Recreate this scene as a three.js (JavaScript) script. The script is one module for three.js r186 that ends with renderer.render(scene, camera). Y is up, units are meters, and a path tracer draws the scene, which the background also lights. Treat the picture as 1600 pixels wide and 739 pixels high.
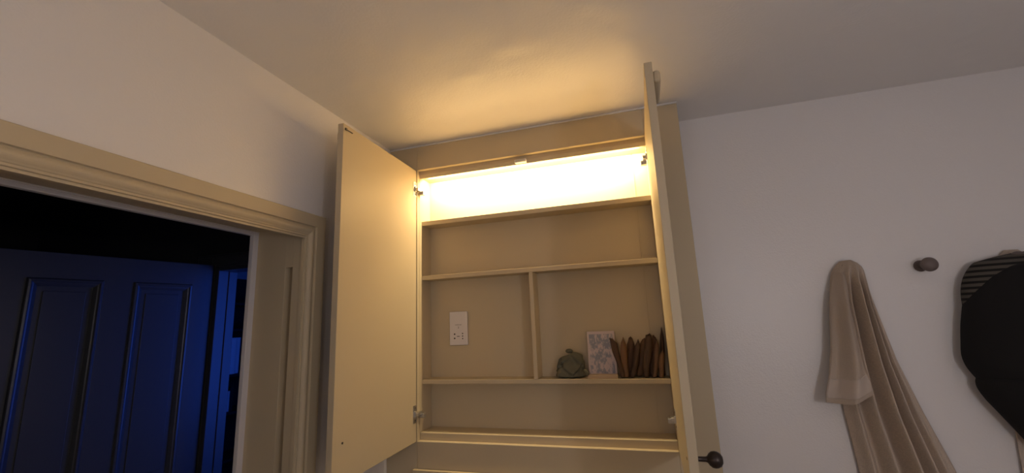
import * as THREE from 'three';
import { RoundedBoxGeometry } from 'three/addons/geometries/RoundedBoxGeometry.js';
import { RectAreaLightUniformsLib } from 'three/addons/lights/RectAreaLightUniformsLib.js';
import { mergeGeometries } from 'three/addons/utils/BufferGeometryUtils.js';

// ---------- camera, exposure ----------
RectAreaLightUniformsLib.init();
const scene = new THREE.Scene();
scene.background = new THREE.Color(0x000000);
const camera = new THREE.PerspectiveCamera(2 * Math.atan(369.5 / 668.93) * 180 / Math.PI, 1600 / 739, 0.02, 30);
camera.position.set(1.0684, 1.5885, 1.669);
camera.rotation.set(0.1936, 0.2852, -0.0437, 'YXZ');
const renderer = new THREE.WebGLRenderer({ antialias: true });
renderer.toneMapping = THREE.LinearToneMapping;
renderer.toneMappingExposure = 1.0;
renderer.shadowMap.enabled = true;
renderer.shadowMap.type = THREE.PCFSoftShadowMap;

// light levels: warm LED strip, the two globe wall lamps behind the camera, dusk window of the room beyond the hall
const LED = { color: new THREE.Color().setRGB(1, 0.77, 0.43), intensity: 430 };
const LAMP = { color: new THREE.Color().setRGB(1, 0.95, 0.98), bright: 0.69, dim: 0.21 };
const DUSK = { color: new THREE.Color().setRGB(0.03, 0.13, 1), intensity: 3.0 };

// ---------- helpers ----------
let seed = 1234567;
const rnd = () => (seed = (seed * 1664525 + 1013904223) >>> 0) / 4294967296;
const used = new Map();
function numbered(name) {
  const n = used.get(name) || 0; used.set(name, n + 1);
  return n ? `${name}_${String(n).padStart(3, '0')}` : name;
}
function planar(g) {                       // uv in metres, chosen by the way each face points
  if (g.index) g = g.toNonIndexed();
  const p = g.attributes.position, uv = new Float32Array(p.count * 2);
  const a = new THREE.Vector3(), b = new THREE.Vector3(), c = new THREE.Vector3();
  for (let i = 0; i < p.count; i += 3) {
    a.fromBufferAttribute(p, i); b.fromBufferAttribute(p, i + 1); c.fromBufferAttribute(p, i + 2);
    const n = b.clone().sub(a).cross(c.clone().sub(a));
    const ax = Math.abs(n.x), ay = Math.abs(n.y), az = Math.abs(n.z);
    [a, b, c].forEach((v, k) => {
      const j = (i + k) * 2;
      if (ax >= ay && ax >= az) { uv[j] = v.z; uv[j + 1] = v.y; }
      else if (ay >= az) { uv[j] = v.x; uv[j + 1] = v.z; }
      else { uv[j] = v.x; uv[j + 1] = v.y; }
    });
  }
  g.setAttribute('uv', new THREE.BufferAttribute(uv, 2));
  return g;
}
function bx(x0, x1, y0, y1, z0, z1, r = 0.0015) {
  const w = x1 - x0, h = y1 - y0, d = z1 - z0;
  const g = r > 0 ? new RoundedBoxGeometry(w, h, d, 1, Math.min(r, w / 2.1, h / 2.1, d / 2.1)) : new THREE.BoxGeometry(w, h, d);
  g.translate((x0 + x1) / 2, (y0 + y1) / 2, (z0 + z1) / 2);
  return planar(g);
}
const join = (list) => mergeGeometries(list.map((g) => {
  let q = g.index ? g.toNonIndexed() : g;
  for (const k of Object.keys(q.attributes)) if (!['position', 'normal', 'uv'].includes(k)) q.deleteAttribute(k);
  return q;
}));
function obj(name, geo, mat, parent = scene, label) {
  const m = new THREE.Mesh(Array.isArray(geo) ? join(geo) : geo, mat);
  m.name = parent === scene ? numbered(name) : name;
  m.castShadow = m.receiveShadow = true;
  if (label) m.userData.label = label;
  parent.add(m);
  return m;
}
function struct(name, geo, mat, parent = scene) {
  const m = obj(name, geo, mat, parent);
  if (parent === scene) m.userData.kind = 'structure';
  return m;
}
function thing(name, label, category, pos = [0, 0, 0], group) {
  const o = new THREE.Group(); o.name = numbered(name); o.position.set(...pos);
  o.userData = { label, category }; if (group) o.userData.group = group;
  scene.add(o); return o;
}
function tag(o, label, category, group) { Object.assign(o.userData, { label, category }); if (group) o.userData.group = group; return o; }
function lathe(pts, seg = 32) { return new THREE.LatheGeometry(pts.map(([r, y]) => new THREE.Vector2(r, y)), seg); }
function loft(nu, nv, fn, closed = true) { // fn(u, v) -> [x, y, z]; u runs round the section, v from one end to the other
  const pos = [], uv = [], idx = [];
  for (let j = 0; j <= nv; j++) for (let i = 0; i <= nu; i++) {
    const p = fn(closed && i === nu ? 0 : i / nu, j / nv); pos.push(...p); uv.push(i / nu, j / nv);
  }
  const w = nu + 1;
  for (let j = 0; j < nv; j++) for (let i = 0; i < nu; i++) { const a = j * w + i; idx.push(a, a + w, a + 1, a + 1, a + w, a + w + 1); }
  const g = new THREE.BufferGeometry();
  g.setAttribute('position', new THREE.Float32BufferAttribute(pos, 3));
  g.setAttribute('uv', new THREE.Float32BufferAttribute(uv, 2));
  g.setIndex(idx); g.computeVertexNormals();
  if (closed) {                            // smooth the seam
    const n = g.attributes.normal;
    for (let j = 0; j <= nv; j++) {
      const a = j * w, b = a + nu, v = new THREE.Vector3(n.getX(a) + n.getX(b), n.getY(a) + n.getY(b), n.getZ(a) + n.getZ(b)).normalize();
      n.setXYZ(a, v.x, v.y, v.z); n.setXYZ(b, v.x, v.y, v.z);
    }
  }
  return g;
}
const lerp = (a, b, t) => a + (b - a) * t;
const smooth = (a, b, x) => { const t = Math.min(1, Math.max(0, (x - a) / (b - a))); return t * t * (3 - 2 * t); };
function curve(pts) {                      // piecewise smooth curve through [key, value], any order of keys
  const s = pts.slice().sort((a, b) => a[0] - b[0]);
  return (x) => {
    if (x <= s[0][0]) return s[0][1];
    for (let i = 1; i < s.length; i++) if (x <= s[i][0]) { const t = (x - s[i - 1][0]) / (s[i][0] - s[i - 1][0]); return lerp(s[i - 1][1], s[i][1], t); }
    return s[s.length - 1][1];
  };
}

// ---------- textures: tiling value noise ----------
function noiseField(N, octaves, s0) {
  let s = s0; const r = () => (s = (s * 1664525 + 1013904223) >>> 0) / 4294967296;
  const out = new Float32Array(N * N); let total = 0;
  for (const [cells, amp] of octaves) {
    const g = Float32Array.from({ length: cells * cells }, r); total += amp;
    for (let y = 0; y < N; y++) for (let x = 0; x < N; x++) {
      const fx = x / N * cells, fy = y / N * cells, x0 = Math.floor(fx), y0 = Math.floor(fy);
      let tx = fx - x0, ty = fy - y0; tx = tx * tx * (3 - 2 * tx); ty = ty * ty * (3 - 2 * ty);
      const q = (a, b) => g[(b % cells) * cells + (a % cells)];
      out[y * N + x] += amp * lerp(lerp(q(x0, y0), q(x0 + 1, y0), tx), lerp(q(x0, y0 + 1), q(x0 + 1, y0 + 1), tx), ty);
    }
  }
  for (let i = 0; i < out.length; i++) out[i] /= total;
  return out;
}
function tex(N, fn, size, srgb = false) {  // size: metres covered by one tile (uv in metres), fn(value index) -> [r, g, b] 0..1
  const d = new Uint8Array(N * N * 4);
  for (let i = 0; i < N * N; i++) { const c = fn(i, i % N, Math.floor(i / N)); d[i * 4] = c[0] * 255; d[i * 4 + 1] = c[1] * 255; d[i * 4 + 2] = c[2] * 255; d[i * 4 + 3] = 255; }
  const t = new THREE.DataTexture(d, N, N);
  t.wrapS = t.wrapT = THREE.RepeatWrapping; t.magFilter = THREE.LinearFilter; t.minFilter = THREE.LinearMipmapLinearFilter; t.generateMipmaps = true;
  t.repeat.set(1 / size, 1 / size); if (srgb) t.colorSpace = THREE.SRGBColorSpace; t.needsUpdate = true;
  return t;
}
const peel = noiseField(256, [[64, 1], [128, 0.6], [16, 0.5]], 7);
const wavy = noiseField(256, [[5, 1], [11, 0.6], [128, 0.12]], 19);
const pile = noiseField(256, [[128, 1], [64, 0.5]], 31);
const blot = noiseField(256, [[9, 1], [23, 0.8], [64, 0.5]], 43);
const grey = (f) => (i) => [f[i], f[i], f[i]];
const peelTex = tex(256, grey(peel), 0.25), wavyTex = tex(256, grey(wavy), 0.55), pileTex = tex(256, grey(pile), 0.12);

// ---------- materials (linear base colours) ----------
const col = (r, g, b) => new THREE.Color().setRGB(r, g, b);
const std = (c, roughness, extra = {}) => new THREE.MeshStandardMaterial({ color: c, roughness, ...extra });
const M = {
  wall: std(col(0.8, 0.77, 0.76), 0.38, { bumpMap: peelTex, bumpScale: 0.0006 }),
  ceiling: new THREE.MeshPhysicalMaterial({ color: col(0.83, 0.80, 0.78), roughness: 0.3, specularIntensity: 0.55, bumpMap: wavyTex, bumpScale: 0.005 }),
  cream: std(col(0.55, 0.455, 0.305), 0.5, { bumpMap: peelTex, bumpScale: 0.00015 }),
  white: std(col(0.66, 0.63, 0.64), 0.4, { bumpMap: peelTex, bumpScale: 0.0001 }),
  caulk: std(col(0.75, 0.72, 0.7), 0.5),
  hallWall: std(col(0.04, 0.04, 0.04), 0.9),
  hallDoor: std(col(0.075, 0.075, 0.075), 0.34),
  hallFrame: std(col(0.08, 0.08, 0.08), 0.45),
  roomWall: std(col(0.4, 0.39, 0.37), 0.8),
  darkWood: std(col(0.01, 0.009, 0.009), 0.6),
  curtain: std(col(0.8, 0.8, 0.8), 0.8),
  floor: std(col(0.25, 0.2, 0.16), 0.5),
  steel: std(col(0.62, 0.6, 0.57), 0.3, { metalness: 1 }),
  darkSteel: std(col(0.09, 0.08, 0.075), 0.4, { metalness: 0.7 }),
  bronze: std(col(0.05, 0.036, 0.03), 0.36, { metalness: 0.6 }),
  hookWood: std(col(0.15, 0.115, 0.105), 0.5),
  plastic: std(col(0.72, 0.68, 0.68), 0.3),
  ink: std(col(0.03, 0.03, 0.03), 0.6),
  aluminium: std(col(0.7, 0.69, 0.67), 0.4, { metalness: 0.8 }),
  olive: std(col(0.125, 0.12, 0.085), 0.95),
  blush: std(col(0.52, 0.39, 0.27), 0.7),
  black: std(col(0.006, 0.005, 0.005), 0.95),
};
const pileMap = tex(256, (i) => { const v = 0.84 + 0.16 * pile[i]; return [v, v * 0.985, v * 0.96]; }, 0.12, true);
M.towel = std(col(0.72, 0.61, 0.52), 1, { map: pileMap, bumpMap: pileTex, bumpScale: 0.0012 });
for (const t of [pileMap, pileTex]) t.repeat.set(6, 9);

// ---------- the room ----------
const FL = -0.1, H = 2.4, ZB = -0.194, ZF = 2.02, XR = 2.75;
struct('floor', bx(-3.0, XR + 0.15, FL - 0.1, FL, -3.0, ZF + 0.15, 0), M.floor);
struct('ceiling', bx(-0.0, XR + 0.15, H, H + 0.1, ZB - 0.15, ZF + 0.15, 0), M.ceiling);
struct('wall_back', bx(-0.245, XR + 0.15, FL, H, ZB - 0.15, ZB, 0), M.wall);
struct('wall_right', bx(XR, XR + 0.15, FL, H, ZB, ZF + 0.15, 0), M.wall);
struct('wall_front', bx(-3.0, XR, FL, H, ZF, ZF + 0.15, 0), M.wall);
const DZ0 = 0.507, DZ1 = 1.345, DH = 1.938;     // doorway in the left wall
struct('wall_left', [bx(-0.2, 0, FL, H, ZB, DZ0 - 0.04, 0), bx(-0.2, 0, FL, H, DZ1 + 0.012, ZF, 0), bx(-0.2, 0, DH + 0.012, H, DZ0 - 0.04, DZ1 + 0.012, 0)], M.wall);

// door lining: jamb with the closing slot, far jamb, head
const SX0 = -0.066, SX1 = -0.037, LZ = 0.517;   // slot in the far jamb
struct('trim_1', [
  bx(SX1, 0.001, FL, DH, LZ - 0.05, LZ, 0.001), bx(-0.19, SX0, FL, DH, LZ - 0.05, LZ, 0.001),
  bx(SX0, SX1, 1.795, DH, LZ - 0.05, LZ, 0), bx(SX0, SX1, FL, 1.795, LZ - 0.05, LZ - 0.034, 0),
  bx(-0.19, 0.001, FL, DH, DZ1 - 0.01, DZ1 + 0.012, 0.001), bx(-0.19, 0.001, DH - 0.01, DH + 0.012, LZ, DZ1 - 0.01, 0.001),
], M.cream);
struct('trim_2', [                                // hall-side frame in white
  bx(-0.207, -0.19, FL, DH, LZ - 0.05, LZ + 0.02, 0.002), bx(-0.207, -0.19, FL, DH, DZ1 - 0.03, DZ1 + 0.012, 0.002),
  bx(-0.207, -0.19, 1.914, DH + 0.012, LZ + 0.02, DZ1 - 0.03, 0.002), bx(-0.19, -0.186, 1.924, DH - 0.01, LZ, DZ1 - 0.01, 0.0015),
], M.white);
// moulded architrave: profile (distance from the outer edge, height off the wall), swept round the opening with mitres
{
  const prof = [[0, 0], [0, 0.021], [0.002, 0.023], [0.041, 0.023], [0.0425, 0.016], [0.045, 0.0155]];
  for (let k = 0; k <= 8; k++) { const a = k / 8; prof.push([0.045 + 0.026 * a, 0.0165 + 0.0055 * Math.sin(Math.PI * Math.min(1, a * 1.05)) - 0.002 * a]); }
  prof.push([0.0725, 0.0125], [0.0745, 0.0125], [0.0755, 0.0155], [0.0785, 0.0155], [0.0795, 0.011], [0.0815, 0.011], [0.082, 0.0125], [0.086, 0.012], [0.086, 0]);
  const top = 1.974, z0 = 0.437, z1 = 1.415;
  const runs = [[[z0, FL], [z0, top]], [[z0, top], [z1, top]], [[z1, top], [z1, FL]]];
  const inward = [[1, 0], [0, -1], [-1, 0]];
  runs.forEach(([A, B], k) => {
    const g = loft(prof.length - 1, 1, (u, v) => {
      const [d, h] = prof[Math.round(u * (prof.length - 1))];
      let z = lerp(A[0], B[0], v), y = lerp(A[1], B[1], v);
      z += inward[k][0] * d; y += inward[k][1] * d;
      if (k === 0 && v === 1) y -= d; if (k === 2 && v === 0) y -= d;
      if (k === 1) z += v === 0 ? d : -d;
      return [h, y, z];
    }, false).toNonIndexed();
    g.computeVertexNormals();
    struct(`trim_${3 + k}`, planar(g), M.cream);
  });
}

// ---------- hall beyond the doorway and the blue-lit room ----------
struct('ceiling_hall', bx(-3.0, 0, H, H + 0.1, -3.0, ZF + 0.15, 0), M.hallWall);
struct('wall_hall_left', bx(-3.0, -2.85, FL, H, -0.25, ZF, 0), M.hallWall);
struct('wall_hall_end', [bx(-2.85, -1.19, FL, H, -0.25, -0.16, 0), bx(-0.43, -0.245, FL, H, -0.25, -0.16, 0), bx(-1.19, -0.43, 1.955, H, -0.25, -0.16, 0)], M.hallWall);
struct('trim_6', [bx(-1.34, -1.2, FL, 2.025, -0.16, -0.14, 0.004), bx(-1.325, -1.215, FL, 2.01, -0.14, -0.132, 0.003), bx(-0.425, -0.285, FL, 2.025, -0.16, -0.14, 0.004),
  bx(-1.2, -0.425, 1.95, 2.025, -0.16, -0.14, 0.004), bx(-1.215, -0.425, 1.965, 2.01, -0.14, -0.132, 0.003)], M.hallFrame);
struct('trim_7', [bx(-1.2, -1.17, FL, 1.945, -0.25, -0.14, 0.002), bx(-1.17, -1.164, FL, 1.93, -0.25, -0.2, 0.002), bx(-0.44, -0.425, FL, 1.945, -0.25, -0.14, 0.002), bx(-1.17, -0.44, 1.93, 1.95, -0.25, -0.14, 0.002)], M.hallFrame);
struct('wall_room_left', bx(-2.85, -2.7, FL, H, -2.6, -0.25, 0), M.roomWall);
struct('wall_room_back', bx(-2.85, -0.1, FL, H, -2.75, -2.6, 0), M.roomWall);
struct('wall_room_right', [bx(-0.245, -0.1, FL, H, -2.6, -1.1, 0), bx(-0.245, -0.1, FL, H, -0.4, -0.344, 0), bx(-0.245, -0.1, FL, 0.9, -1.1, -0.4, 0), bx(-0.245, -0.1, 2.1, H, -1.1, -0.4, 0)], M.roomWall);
{ // dusk window on the right-hand wall of that room
  const w = struct('window_1', bx(-0.2, -0.19, 0.9, 2.1, -1.1, -0.4, 0), std(col(0, 0, 0), 0.2, { emissive: DUSK.color, emissiveIntensity: 1.5 }));
  struct('window_frame', [bx(-0.25, -0.2, 0.9, 0.94, -1.1, -0.4), bx(-0.25, -0.2, 2.06, 2.1, -1.1, -0.4), bx(-0.25, -0.2, 0.94, 2.06, -1.1, -1.06), bx(-0.25, -0.2, 0.94, 2.06, -0.44, -0.4), bx(-0.24, -0.2, 1.48, 1.52, -1.06, -0.44)], M.hallFrame, w);
  const L = new THREE.RectAreaLight(DUSK.color, DUSK.intensity, 0.62, 1.1);
  L.position.set(-0.256, 1.5, -0.75); L.lookAt(-3, 1.5, -0.75); scene.add(L);
}
{ // four-panelled hall door, hinged at the frame and standing open into the hall
  const fx = (a, b, ...r) => bx(-b, -a, ...r);
  const w = 0.8, th = 0.035, top = 1.962;
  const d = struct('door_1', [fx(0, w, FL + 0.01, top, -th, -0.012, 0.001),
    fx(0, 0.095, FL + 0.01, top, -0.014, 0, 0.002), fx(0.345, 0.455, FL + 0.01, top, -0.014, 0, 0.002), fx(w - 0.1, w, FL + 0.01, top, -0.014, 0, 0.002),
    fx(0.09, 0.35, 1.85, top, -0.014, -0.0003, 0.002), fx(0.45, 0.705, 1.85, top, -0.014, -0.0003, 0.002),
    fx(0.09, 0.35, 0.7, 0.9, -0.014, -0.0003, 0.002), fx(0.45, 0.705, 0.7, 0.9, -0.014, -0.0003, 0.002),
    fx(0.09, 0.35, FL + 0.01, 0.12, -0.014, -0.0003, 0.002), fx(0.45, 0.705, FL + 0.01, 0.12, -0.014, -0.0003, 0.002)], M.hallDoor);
  for (const [x0, x1, y0, y1] of [[0.095, 0.345, 0.9, 1.85], [0.455, 0.7, 0.9, 1.85], [0.095, 0.345, 0.12, 0.7], [0.455, 0.7, 0.12, 0.7]]) {
    const m = 0.034, prof = [[0, -0.013], [0, 0.001], [0.005, 0.008], [0.012, 0.009], [0.017, 0.004], [0.022, 0.002], [0.034, -0.008], [0.034, -0.013]];
    const cs = [[x0, y0], [x0, y1], [x1, y1], [x1, y0]], dir = [[1, 1], [1, -1], [-1, -1], [-1, 1]];
    const g = loft(prof.length - 1, 4, (u, v) => {
      const k = Math.round(v * 4) % 4, [d, h] = prof[Math.round(u * (prof.length - 1))];
      return [-(cs[k][0] + dir[k][0] * d), cs[k][1] + dir[k][1] * d, h];
    }, false).toNonIndexed();
    g.computeVertexNormals();
    obj('panel_moulding', planar(g), M.hallDoor, d);
    obj('panel', fx(x0 + m + 0.02, x1 - m - 0.02, y0 + m + 0.02, y1 - m - 0.02, -0.013, -0.008, 0.004), M.hallDoor, d);
  }
  d.position.set(-1.2, 0, -0.13); d.rotation.y = Math.PI / 2 - Math.atan2(0.175, 0.78);
}
{ // bookcase in the blue room
  const b = thing('bookcase', 'dark bookcase seen through the gap beside the panelled hall door', 'bookcase', [-2.4, FL, -1.3]);
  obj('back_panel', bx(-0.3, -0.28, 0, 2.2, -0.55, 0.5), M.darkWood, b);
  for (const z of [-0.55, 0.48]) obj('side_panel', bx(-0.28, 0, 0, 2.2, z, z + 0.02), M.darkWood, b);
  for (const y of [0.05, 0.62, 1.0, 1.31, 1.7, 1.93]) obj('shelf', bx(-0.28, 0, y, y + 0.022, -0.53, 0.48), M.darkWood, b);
  const c = obj('folded_cloth', loft(60, 6, (u, v) => {
    const a = u * Math.PI * 2, f = 1 + 0.13 * Math.sin(a * 11);
    return [0.06 * f * Math.cos(a), v * 0.31, 0.13 * f * Math.sin(a)];
  }), M.curtain);
  tag(c, 'blue-lit pleated white cloth standing on the dark bookcase beyond the hall', 'cloth'); c.position.set(-2.5, FL + 1.333, -1.33);
  for (let k = 0; k < 3; k++) {
    const m = obj('book', bx(0, 0.16, 0, 0.2 - 0.03 * k, 0, 0.03, 0.002), [M.darkWood, M.plastic, M.darkWood][k]);
    tag(m, ['tall dark book below the pleated cloth', 'pale book below the pleated cloth', 'short dark book below the pleated cloth'][k], 'book', 'books on the dark bookcase');
    m.position.set(-2.6, FL + 1.023, -1.4 + 0.034 * k);
  }
}

// ---------- built-in cabinet ----------
const XL = 0.1403, XRr = 1.1408, YT = 2.276, YB = 1.1247, DI = 0.125, CW = 1.2706;
const cab = thing('wall_cabinet', 'tall cream built-in cabinet with both upper doors standing open', 'cabinet', [0, FL, 0]);
const C = new THREE.Group(); // offsets below are written in room heights
const cb = (name, x0, x1, y0, y1, z0, z1, r, label) => obj(name, bx(x0, x1, y0 - FL, y1 - FL, z0, z1, r), M.cream, cab, label);
cb('stile', 0, XL, FL, H - 0.004, -0.022, 0, 0.0015); cb('stile', XRr, CW, FL, H - 0.004, -0.022, 0, 0.0015);
cb('fascia', XL, XRr, 2.281, H - 0.004, -0.022, 0, 0.003);
cb('rail', XL, XRr, 1.02, YB, -0.022, 0, 0.003);
cb('side_panel', CW - 0.02, CW, FL, H - 0.004, ZB, -0.022);
cb('side_panel', XL - 0.02, XL, FL, H - 0.004, ZB + 0.002, -0.022, 0); cb('side_panel', XRr, XRr + 0.02, FL, H - 0.004, ZB + 0.002, -0.022, 0);
cb('back_panel', XL, 1.083, 1.12, 2.29, -DI - 0.018, -DI, 0.001);
cb('back_panel', 1.0855, XRr, 1.12, 2.29, -DI - 0.018, -DI, 0.001);
cb('joint_bead', 1.0815, 1.087, 1.15, 2.252, -DI - 0.004, -DI + 0.0022, 0.0008);
{ // top panel: square front edge, chamfered below, with a groove for the light strip
  const p = [[-0.0225, 2.29], [-0.0225, 2.265], [-0.028, 2.249], [-0.034, 2.249], [-0.034, 2.265], [-0.06, 2.265], [-0.065, 2.256], [-DI, 2.256], [-DI, 2.29]];
  const sh = new THREE.Shape(p.map(([z, y]) => new THREE.Vector2(-z, y - FL)));
  const g = new THREE.ExtrudeGeometry(sh, { depth: XRr - XL, bevelEnabled: false }); g.rotateY(Math.PI / 2); g.translate(XL, 0, 0);
  obj('top_panel', planar(g), M.cream, cab);
}
const SF = -0.042;
cb('shelf', XL, XRr, 2.028, 2.049, -DI, SF, 0.002);
cb('shelf', XL, XRr, 1.781, 1.8, -DI, SF, 0.002);
cb('shelf', XL, XRr, 1.34, 1.358, -DI, SF, 0.002);
cb('bottom_panel', XL, XRr, 1.1, 1.153, -DI, -0.0225, 0.003);
cb('divider', 0.631, 0.648, 1.358, 1.781, -DI, SF, 0.002);
for (const [x0, x1] of [[XL - 0.012, 0.639], [0.642, XRr + 0.012]]) cb('lower_door', x0, x1, FL + 0.1, 1.022, 0.0005, 0.018, 0.002);
cb('plinth', XL, XRr, FL, FL + 0.1, -0.06, -0.04);
obj('caulk_bead', bx(0, CW + 0.001, H - 0.008 - FL, H - 0.0005 - FL, -0.01, 0.005, 0.002), M.caulk, cab, 'white caulk line along the ceiling');
const mc = obj('magnetic_catch', bx(0.602, 0.652, 2.25 - FL, 2.264 - FL, -0.0265, -0.006, 0.002), M.plastic, cab, 'small grey magnetic catch under the fascia');
obj('magnet_plate', bx(0.607, 0.647, 2.2525 - FL, 2.2615 - FL, -0.0065, -0.005, 0.0005), M.steel, mc);

function door(side, turn) {               // side +1: hinged left, -1: hinged right; local x runs away from the hinge
  const w0 = 0.008, w1 = 0.524, th = 0.022, y0 = YB - FL, y1 = YT - FL;
  const X = (a, b) => side > 0 ? [a, b] : [-b, -a];
  const d = obj('door', bx(...X(w0, w1), y0, y1, -th, 0, 0.0015), M.cream, cab, side > 0 ? 'cream flat door standing open beside the doorway wall' : 'cream flat door standing open toward the towel wall');
  d.position.set(side > 0 ? XL - th : XRr + th, 0, 0); d.rotation.y = turn;
  for (const y of [2.185 - FL, 1.232 - FL]) {
    const h = obj('hinge', [bx(...X(w0 + 0.001, w0 + 0.028), y - 0.034, y + 0.034, -th - 0.0015, -th + 0.0005, 0.0007)], M.steel, d, 'steel concealed hinge');
    obj('hinge_arm', [bx(...X(-0.012, w0 + 0.016), y - 0.008, y + 0.006, -th - 0.017, -th - 0.004, 0.002), bx(...X(-0.028, -0.008), y - 0.02, y - 0.003, -th - 0.026, -th - 0.003, 0.002), bx(...X(w0 + 0.006, w0 + 0.018), y - 0.012, y + 0.012, -th - 0.006, -th, 0.001)], M.steel, h);
    for (const s of [-1, 1]) { const sc = new THREE.CylinderGeometry(0.003, 0.003, 0.0012, 12); sc.rotateX(Math.PI / 2); sc.translate(X(w0 + 0.012, 0)[side > 0 ? 0 : 1], y + s * 0.024, -th - 0.002); obj('screw', sc, M.darkSteel, h); }
  }
  obj('pull_bar', bx(...X(0.36, 0.505), 2.224 - FL, 2.26 - FL, -0.001, 0.02, 0.008), M.cream, d);
  if (side > 0) obj('strike_plate', [bx(...X(0.475, 0.516), y1 - 0.02, y1 - 0.0165, -th - 0.003, -th + 0.0005, 0.001), bx(...X(0.507, 0.516), y1 - 0.0225, y1 - 0.014, -th - 0.004, -th, 0.001)], M.darkSteel, d, 'dark metal catch plate');
  const k = lathe([[0, 0.058], [0.008, 0.0572], [0.0145, 0.053], [0.0182, 0.046], [0.019, 0.04], [0.0178, 0.033], [0.013, 0.027], [0.0075, 0.0235], [0.006, 0.02], [0.0058, 0.003], [0.011, 0.002], [0.011, 0]]);
  k.rotateX(Math.PI / 2); k.translate(side * 0.478, 1.243 - FL, 0);
  if (side < 0) obj('knob', k, M.bronze, d, 'dark bronze ball knob');
  const s = new THREE.CylinderGeometry(0.0035, 0.0035, 0.002, 14); s.rotateX(Math.PI / 2); s.translate(side * 0.478, 1.243 - FL, -th - 0.0003);
  obj('knob_screw', s, M.darkSteel, d);
}
door(1, -(Math.PI / 2 - 0.0201)); door(-1, Math.PI / 2 - 0.0102);

{ // LED strip behind the lip of the top panel, turned toward the back panel
  const t = thing('led_strip_light', 'glowing warm LED strip behind the cabinet fascia', 'light strip', [0.64, 2.2565, -0.0405]);
  t.rotation.x = 0.6;
  obj('channel', bx(-0.47, 0.47, -0.003, 0.002, -0.006, 0.006, 0.0006), M.aluminium, t);
  obj('diffuser', bx(-0.465, 0.465, -0.0045, -0.0028, -0.0048, 0.0048, 0.0006), std(col(0.8, 0.8, 0.8), 0.6, { emissive: LED.color, emissiveIntensity: 3 }), t);
  const L = new THREE.RectAreaLight(LED.color, LED.intensity, 0.93, 0.0095);
  L.position.set(0, -0.005, 0); L.rotation.x = -Math.PI / 2; t.add(L);
}

// ---------- things in the cabinet ----------
{ // shaver socket
  const t = thing('shaver_socket', 'white shaver socket plate on the cabinet back panel', 'socket', [0.2364 + 0.043, 1.6379 - 0.146, -DI + 0.0006]);
  const p = obj('plate', bx(-0.043, 0.043, 0, 0.146, 0, 0.009, 0.003), M.plastic, t);
  const hole = (x, y, r) => { const g = new THREE.CylinderGeometry(r, r, 0.002, 16); g.rotateX(Math.PI / 2); g.translate(x, y, 0.0086); obj('socket_hole', g, M.ink, t); };
  hole(-0.018, 0.048, 0.0036); hole(-0.018, 0.03, 0.0036);
  for (const y of [0.05, 0.039, 0.028]) hole(0.02, y, 0.0028);
  const cv = document.createElement('canvas'); cv.width = 512; cv.height = 256; const x = cv.getContext('2d');
  x.fillStyle = '#dcd7d7'; x.fillRect(0, 0, 512, 256); x.fillStyle = '#1c1a1a'; x.textAlign = 'center';
  x.font = 'bold 52px sans-serif'; x.fillText('SHAVERS ONLY', 256, 66);
  x.lineWidth = 9; x.strokeStyle = '#4a4646'; x.beginPath(); x.arc(256, 152, 26, 0, 7); x.stroke(); x.fillRect(240, 188, 32, 40);
  const ct = new THREE.CanvasTexture(cv); ct.colorSpace = THREE.SRGBColorSpace;
  const g = new THREE.PlaneGeometry(0.044, 0.022); g.translate(0.001, 0.081, 0.0093);
  obj('printed_legend', g, std(col(1, 1, 1), 0.35, { map: ct }), t, 'small dark printed legend');
  obj('voltage_mark', bx(-0.007, 0.006, 0.037, 0.0395, 0.0088, 0.0093, 0), M.ink, t);
}
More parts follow.
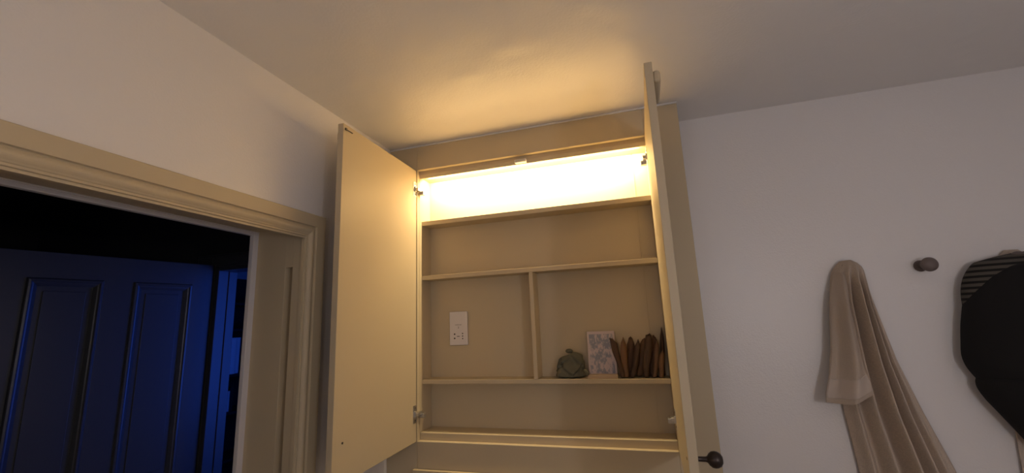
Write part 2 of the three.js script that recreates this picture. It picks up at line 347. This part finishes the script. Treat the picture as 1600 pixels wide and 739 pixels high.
{ // olive cloth pouch
  const t = thing('cloth_pouch', 'olive green crumpled cloth pouch on the cabinet shelf', 'pouch', [0.772, 1.3582, -0.08]);
  const g = loft(72, 40, (u, v) => {
    const a = u * Math.PI * 2, s = v;
    const rad = (s < 0.08 ? smooth(-0.05, 0.08, s) : 1) * (1 - 0.27 * Math.pow(s, 1.3)) * Math.sqrt(Math.max(0, 1 - Math.pow(Math.max(0, s - 0.72) / 0.28, 2.6)));
    const groove = [[1.2, 0.75, 0.55], [2.2, 0.6, -0.35], [1.9, 0.3, 0.4], [0.6, 0.45, -0.5], [2.7, 0.85, 0.6], [4.2, 0.5, 0.4]].reduce((q, [a0, s0, m]) => { const h = (s - s0 - m * (a - a0)) / 0.055; return q - 0.17 * Math.exp(-h * h) * Math.exp(-Math.pow((a - a0) / 0.9, 2)) + 0.09 * Math.exp(-Math.pow(h - 2, 2)) * Math.exp(-Math.pow((a - a0) / 0.9, 2)); }, 0);
    const cr = (x) => 1 - 2 * Math.pow(Math.abs(Math.sin(x)), 0.6);
    const fold = 1 + 0.05 * cr(a * 2.5 + s * 2.6) + 0.035 * cr(a * 4 - s * 3.4) + 0.03 * Math.sin(s * 15 + a * 2) + groove * smooth(0, 0.15, s);
    return [0.062 * rad * fold * Math.cos(a) + 0.006 * s, (0.093 + 0.006 * Math.cos(a)) * s + 0.004 * Math.sin(a * 3) * s * (1 - s), 0.036 * rad * fold * Math.sin(a)];
  });
  obj('body', g, M.olive, t);
  const k = loft(20, 14, (u, v) => { const a = u * Math.PI * 2, r = Math.sin(Math.PI * v) * (1 + 0.12 * Math.sin(3 * a)); return [0.014 * r * Math.cos(a), 0.102 - 0.009 * Math.cos(Math.PI * v), 0.012 * r * Math.sin(a)]; });
  obj('knot', k, M.olive, t);
  const f = loft(20, 14, (u, v) => { const a = u * Math.PI * 2, r = Math.sin(Math.PI * v) * (1 + 0.15 * Math.sin(2 * a + 1)); return [0.055 + 0.022 * v, 0.03 - 0.014 * v + 0.012 * r * Math.cos(a), 0.03 + 0.012 * r * Math.sin(a)]; });
  obj('drawstring_end', f, M.olive, t);
}
{ // upright card with a blotchy blue-grey print
  const N = 256, print = tex(N, (i, x, y) => {
    const e = Math.min(x, N - 1 - x, y, N - 1 - y) / N, m = e < 0.06 ? 0 : 1;
    const v = m * smooth(0.36, 0.66, blot[i] + 0.05 * Math.sin(x / 5) * Math.sin(y / 7) + 0.09 * (y / N - 0.45));
    return [lerp(0.92, 0.66, v), lerp(0.87, 0.68, v), lerp(0.87, 0.74, v)];
  }, 1, true);
  print.wrapS = print.wrapT = THREE.ClampToEdgeWrapping;
  const t = thing('printed_card', 'white card with blotchy blue-grey print leaning beside the olive pouch', 'card', [0.897, 1.3605, -0.09]);
  t.rotation.x = -0.12;
  obj('card', bx(-0.054, 0.054, 0, 0.172, -0.004, 0, 0.0008), M.plastic, t);
  const g = new THREE.PlaneGeometry(0.1075, 0.1715); g.translate(0, 0.086, 0.0003);
  obj('print', g, std(col(0.8, 0.76, 0.76), 0.6, { map: print }), t);
  const s = obj('flat_box', bx(-0.057, 0.057, 0, 0.014, -0.014, 0.014, 0.002), M.blush); tag(s, 'thin pale pinkish flat box lying in front of the printed card', 'box'); s.position.set(0.898, 1.3582, -0.062);
}
{ // row of brown folded leather pieces; pixel readings turned into places on the shelf: [top x, base x, height, width, tone]
  const tones = [col(0.1, 0.05, 0.026), col(0.22, 0.115, 0.055), col(0.15, 0.078, 0.042), col(0.08, 0.042, 0.024)];
  const mats = tones.map((c) => std(c, 0.62, { bumpMap: peelTex, bumpScale: 0.0008 }));
  const F = -0.068, B = -0.1055;           // two ranks, one in front of the other
  const list = [[0.946, 0.972, 0.142, 0.014, 0, F, 1, 'dark brown leather sleeve with a blunt top leaning against the printed card'],
    [0.981, 0.985, 0.148, 0.0125, 1, F, 0, 'tan brown leather sleeve standing upright next to the blunt leaning one'],
    [1.012, 0.998, 0.146, 0.0165, 2, B, 0.3, 'slim brown leather sleeve behind the tan upright one'],
    [1.044, 1.006, 0.138, 0.0125, 3, F, 0, 'very dark brown leather sleeve slanting in the middle of the row'],
    [1.062, 1.03, 0.14, 0.0165, 1, B, 0.3, 'reddish brown leather sleeve behind the slanting very dark one'],
    [1.079, 1.055, 0.158, 0.0155, 3, F, 0.6, 'broad dark brown leather sleeve, tallest of the front rank'],
    [1.1, 1.08, 0.15, 0.0165, 2, B, 0.2, 'brown leather sleeve slanting behind the broad tall one'],
    [1.11, 1.085, 0.136, 0.0105, 2, F, 0, 'slim brown leather sleeve slanting beside the broad tall one'],
    [1.122, 1.108, 0.1, 0.0105, 1, F, 0, 'short brown leather sleeve at the end of the row by the right door'],
    [1.127, 1.12, 0.18, 0.008, 3, B, 0, 'thin dark brown leather sleeve against the cabinet side']];
  list.forEach(([xt, xb, h, w, m, z0, blunt, label], k) => {
    const ph = k * 1.7;
    const g = loft(36, 36, (u, v) => {
      const a = u * Math.PI * 2, end = v < 0.001 || v > 0.999 ? 0.03 : 1;
      const leaf = 0.5 + 0.5 * Math.pow(Math.sin(Math.PI * Math.min(1, v * 0.72 + 0.14)), 1.2);
      const prof = end * lerp(leaf * (1 - 0.7 * smooth(0.8, 1, v)), 0.62 + 0.38 * v, blunt);
      const ridge = Math.pow(Math.abs(Math.cos(a)), 0.7) * Math.sign(Math.cos(a));
      const x = lerp(xb, xt, v) - xb + w * prof * ridge * (1 + 0.16 * Math.sin(v * 9 + ph + a)) + 0.003 * Math.sin(v * 6 + ph) * v;
      const z = 0.0168 * end * (0.55 + 0.45 * leaf) * Math.sin(a) + 0.002 * Math.sin(v * 5 + ph * 2) * v;
      return [x, h * v + 0.006 * Math.cos(a * 2 + ph) * Math.sin(Math.PI * v) + (v > 0.85 ? (0.004 * Math.sin(a + ph) - 0.012 * blunt * Math.cos(a) * prof) * (v - 0.85) / 0.15 : 0), z];
    });
    const o = obj('leather_sleeve', g, mats[m]); o.position.set(xb, 1.3582, z0);
    tag(o, label, 'sleeve', 'brown leather sleeves on the cabinet shelf');
  });
}

// ---------- hooks, towels and garments on the right-hand part of the back wall ----------
function hook(x, y, label) {
  const t = thing('wall_hook', label, 'hook', [x, y, ZB], 'round knob hooks on the white wall');
  const b = lathe([[0, 0.007], [0.016, 0.007], [0.0195, 0.0045], [0.02, 0]]); b.rotateX(Math.PI / 2); obj('base_plate', b, M.hookWood, t);
  const k = lathe([[0, 0.068], [0.009, 0.0672], [0.018, 0.0635], [0.0238, 0.056], [0.0245, 0.05], [0.022, 0.043], [0.014, 0.037], [0.009, 0.032], [0.0085, 0.006]]); k.rotateX(Math.PI / 2); obj('knob', k, M.hookWood, t);
}
hook(1.785, 1.716, 'round knob hook under the beige towel');
hook(2.022, 1.716, 'bare round knob hook between the towel and the black garment');
hook(2.262, 1.716, 'round knob hook under the black garment');

function drape({ yTop, yBot, left, right, depth, folds, zb = ZB + 0.006, amp = 0.3, skew = 0 }) { // closed hanging cloth, folds fan out from the hook
  return loft(160, 70, (u, v) => {
    const y = lerp(yTop, yBot, v), front = u < 0.6, s = front ? u / 0.6 : 1 - (u - 0.6) / 0.4;
    const cap = Math.sqrt(Math.min(1, (v + 0.0005) / 0.035));
    const l = left(y), r = right(y), mid = (l + r) / 2, x = mid + (lerp(l, r, s) - mid) * (0.45 + 0.55 * cap);
    let d = 0.004;
    if (front) {
      const env = Math.pow(Math.sin(Math.PI * Math.min(0.999, Math.max(0.001, s))), 0.55);
      let f = 0; for (const [c, w, a] of folds) f += a * Math.exp(-Math.pow((s - c) / w, 2));
      const grow = smooth(0.0, 0.16, v);
      d = depth(y) * env * (1 - amp * grow + amp * grow * f) * (0.35 + 0.65 * cap) + 0.004;
    }
    return [x + skew * d, y, zb + d];
  });
}
{
  const t = thing('bath_towel', 'beige terry bath towel bunched over a knob hook beside the cabinet', 'towel', [0, 0, 0]);
  obj('body', drape({
    yTop: 1.75, yBot: 0.78,
    left: curve([[1.75, 1.762], [1.72, 1.748], [1.69, 1.738], [1.6, 1.722], [1.4, 1.71], [1.25, 1.705], [1.05, 1.718], [0.78, 1.72]]),
    right: curve([[1.75, 1.826], [1.72, 1.836], [1.69, 1.842], [1.6, 1.856], [1.4, 1.89], [1.226, 1.935], [1.06, 1.985], [0.78, 2.04]]),
    depth: curve([[1.742, 0.094], [1.6, 0.096], [1.3, 0.105], [0.78, 0.115]]),
    folds: [[0.1, 0.05, 0.9], [0.27, 0.062, 1.2], [0.47, 0.066, 1.35], [0.655, 0.055, 1.1], [0.83, 0.05, 0.75], [0.96, 0.035, 0.4]], amp: 0.66,
  }), M.towel, t);
  // front corner folded over, hanging on the left, with its hem
  const fl = curve([[1.70, 1.742], [1.66, 1.728], [1.62, 1.716], [1.54, 1.7], [1.44, 1.686], [1.36, 1.664], [1.3, 1.642], [1.262, 1.636]]);
  const fr = curve([[1.70, 1.768], [1.6, 1.756], [1.52, 1.757], [1.45, 1.762], [1.36, 1.766], [1.29, 1.764], [1.262, 1.756]]);
  const sheet = (v0, v1, thick, lift) => loft(96, 48, (u, v) => {
    const front = u < 0.5, s = front ? u / 0.5 : 1 - (u - 0.5) / 0.5, e = Math.sqrt(Math.min(1, Math.min(s, 1 - s) / 0.04));
    const V = lerp(v0, v1, v), yb = 1.268 + 0.03 * s * s - 0.006 * Math.sin(Math.PI * s), y = lerp(1.705, yb, V);
    const c = Math.sqrt(Math.min(1, Math.min(v + 0.001, 1.001 - v) / 0.02));
    const wave = 0.011 * Math.sin(s * 10.5 + 0.4 + V * 1.3) * smooth(0, 0.35, V) * (1 - 0.5 * smooth(0.75, 1, V));
    const z = ZB + 0.03 + 0.062 * smooth(0, 0.6, s) * smooth(-0.5, 0.35, V) + 0.018 * V + wave + 0.02 * smooth(0.6, 1, V) * (1 - s);
    return [lerp(fl(y), fr(y), s), y, z + (front ? 1 : -1) * (thick * e * c + 0.0004) + lift];
  });
  obj('folded_corner', sheet(0, 1, 0.006, 0), M.towel, t);
  obj('hem_band', sheet(0.82, 0.965, 0.0066, 0.0004), std(col(0.53, 0.44, 0.37), 0.95), t, 'flat woven band near the hem');
}
{
  const t = thing('hand_towel', 'tan towel hanging behind the black garment on its knob hook', 'towel', [0, 0, 0]);
  obj('body', drape({
    yTop: 1.75, yBot: 0.8,
    left: curve([[1.75, 2.235], [1.6, 2.21], [1.2, 2.165], [0.8, 2.14]]), right: curve([[1.75, 2.31], [1.6, 2.36], [1.2, 2.42], [0.8, 2.45]]),
    depth: curve([[1.75, 0.016], [1.5, 0.016], [0.8, 0.016]]), folds: [[0.2, 0.1, 1], [0.5, 0.1, 1], [0.8, 0.1, 1]],
  }), M.towel, t);
}
{
  const stripe = tex(128, (i, x, y) => { const v = y / 128; return v < 0.45 ? [0.09, 0.08, 0.075] : [0.4, 0.38, 0.35]; }, 1, true); stripe.repeat.set(1, 19);
  const spline = (pts, k) => { const c = new THREE.CatmullRomCurve3(pts.map((p) => new THREE.Vector3(p[k], p[0], 0))).getPoints(240); return curve(c.map((p) => [p.y, p.x])); };
  const lump = (cz, pts, front, back, k, bulge) => {
    const Lf = spline(pts, 1), Rf = spline(pts, 2), y0 = pts[0][0], y1 = pts[pts.length - 1][0];
    return loft(96, 90, (u, v) => {
      const a = u * Math.PI * 2, y = lerp(y0, y1, v), L = Lf(y), R = Rf(y), mid = (L + R) / 2, hw = (R - L) / 2;
      const e = Math.sqrt(Math.max(0.0005, Math.min(1, v / 0.08, (1 - v) / 0.05)));
      const f = 1 + k * (Math.sin(a * 6 + y * 18) + 0.7 * Math.sin(a * 11 - y * 31));
      const sn = Math.sin(a), z = cz + (sn > 0 ? front * bulge(v) * Math.pow(sn, 0.9) : -back * Math.pow(-sn, 0.7)) * e * f;
      return [mid + hw * e * Math.cos(a) * (1 + 0.25 * (f - 1)), y, z];
    });
  };
  const t = thing('black_garment', 'black jacket with grey striped collar bunched up on the last knob hook', 'jacket', [0, 0, 0]);
  obj('striped_collar', lump(-0.154, [[1.74, 2.2, 2.38], [1.725, 2.165, 2.4], [1.7, 2.135, 2.42], [1.66, 2.108, 2.44], [1.6, 2.092, 2.45], [1.5, 2.095, 2.45], [1.4, 2.12, 2.44]], 0.08, 0.01, 0.008, (v) => Math.sin(Math.PI * (0.15 + 0.7 * v))),
    std(col(0.62, 0.6, 0.56), 0.9, { map: stripe }), t, 'grey and black striped collar');
  obj('body', lump(-0.152, [[1.728, 2.3, 2.42], [1.715, 2.245, 2.44], [1.69, 2.19, 2.46], [1.65, 2.13, 2.48], [1.6, 2.098, 2.49], [1.53, 2.078, 2.5], [1.46, 2.064, 2.5], [1.41, 2.056, 2.5], [1.375, 2.062, 2.5], [1.33, 2.086, 2.49], [1.28, 2.12, 2.48]], 0.12, 0.012, 0.014, (v) => 0.5 + 0.5 * Math.sin(Math.PI * (0.1 + 0.8 * v))), M.black, t);
  obj('sleeve', lump(-0.15, [[1.37, 2.11, 2.47], [1.345, 2.08, 2.47], [1.32, 2.074, 2.47], [1.28, 2.088, 2.46], [1.24, 2.112, 2.46], [1.19, 2.142, 2.45], [1.13, 2.18, 2.44], [1.05, 2.24, 2.4]], 0.11, 0.012, 0.02, (v) => 1 - 0.5 * v), M.black, t);
}

// ---------- the two globe wall lamps behind the camera ----------
function lamp(x, y, cd, label) {
  const t = thing('wall_lamp', label, 'lamp', [x, y, ZF], 'globe wall lamps');
  const p = lathe([[0, 0.018], [0.04, 0.016], [0.048, 0.008], [0.05, 0]]); p.rotateX(-Math.PI / 2); obj('wall_plate', p, M.steel, t);
  const n = lathe([[0, 0.1], [0.018, 0.098], [0.02, 0.08], [0.012, 0.06], [0.011, 0.016]]); n.rotateX(-Math.PI / 2); obj('arm', n, M.steel, t);
  const g = new THREE.SphereGeometry(0.05, 32, 20); g.translate(0, 0, -0.145);
  obj('globe', g, std(col(0.8, 0.8, 0.8), 0.4, { emissive: LAMP.color, emissiveIntensity: cd * 0.5 }), t, 'glowing opal glass globe');
  const L = new THREE.PointLight(LAMP.color, cd); L.position.set(0, 0, -0.145); L.castShadow = true; L.shadow.radius = 2.2; t.add(L);
}
lamp(2.02, 1.58, LAMP.bright, 'bright globe wall lamp facing the towel hooks');
lamp(0.79, 1.58, LAMP.dim, 'dim globe wall lamp facing the cabinet');

renderer.render(scene, camera);
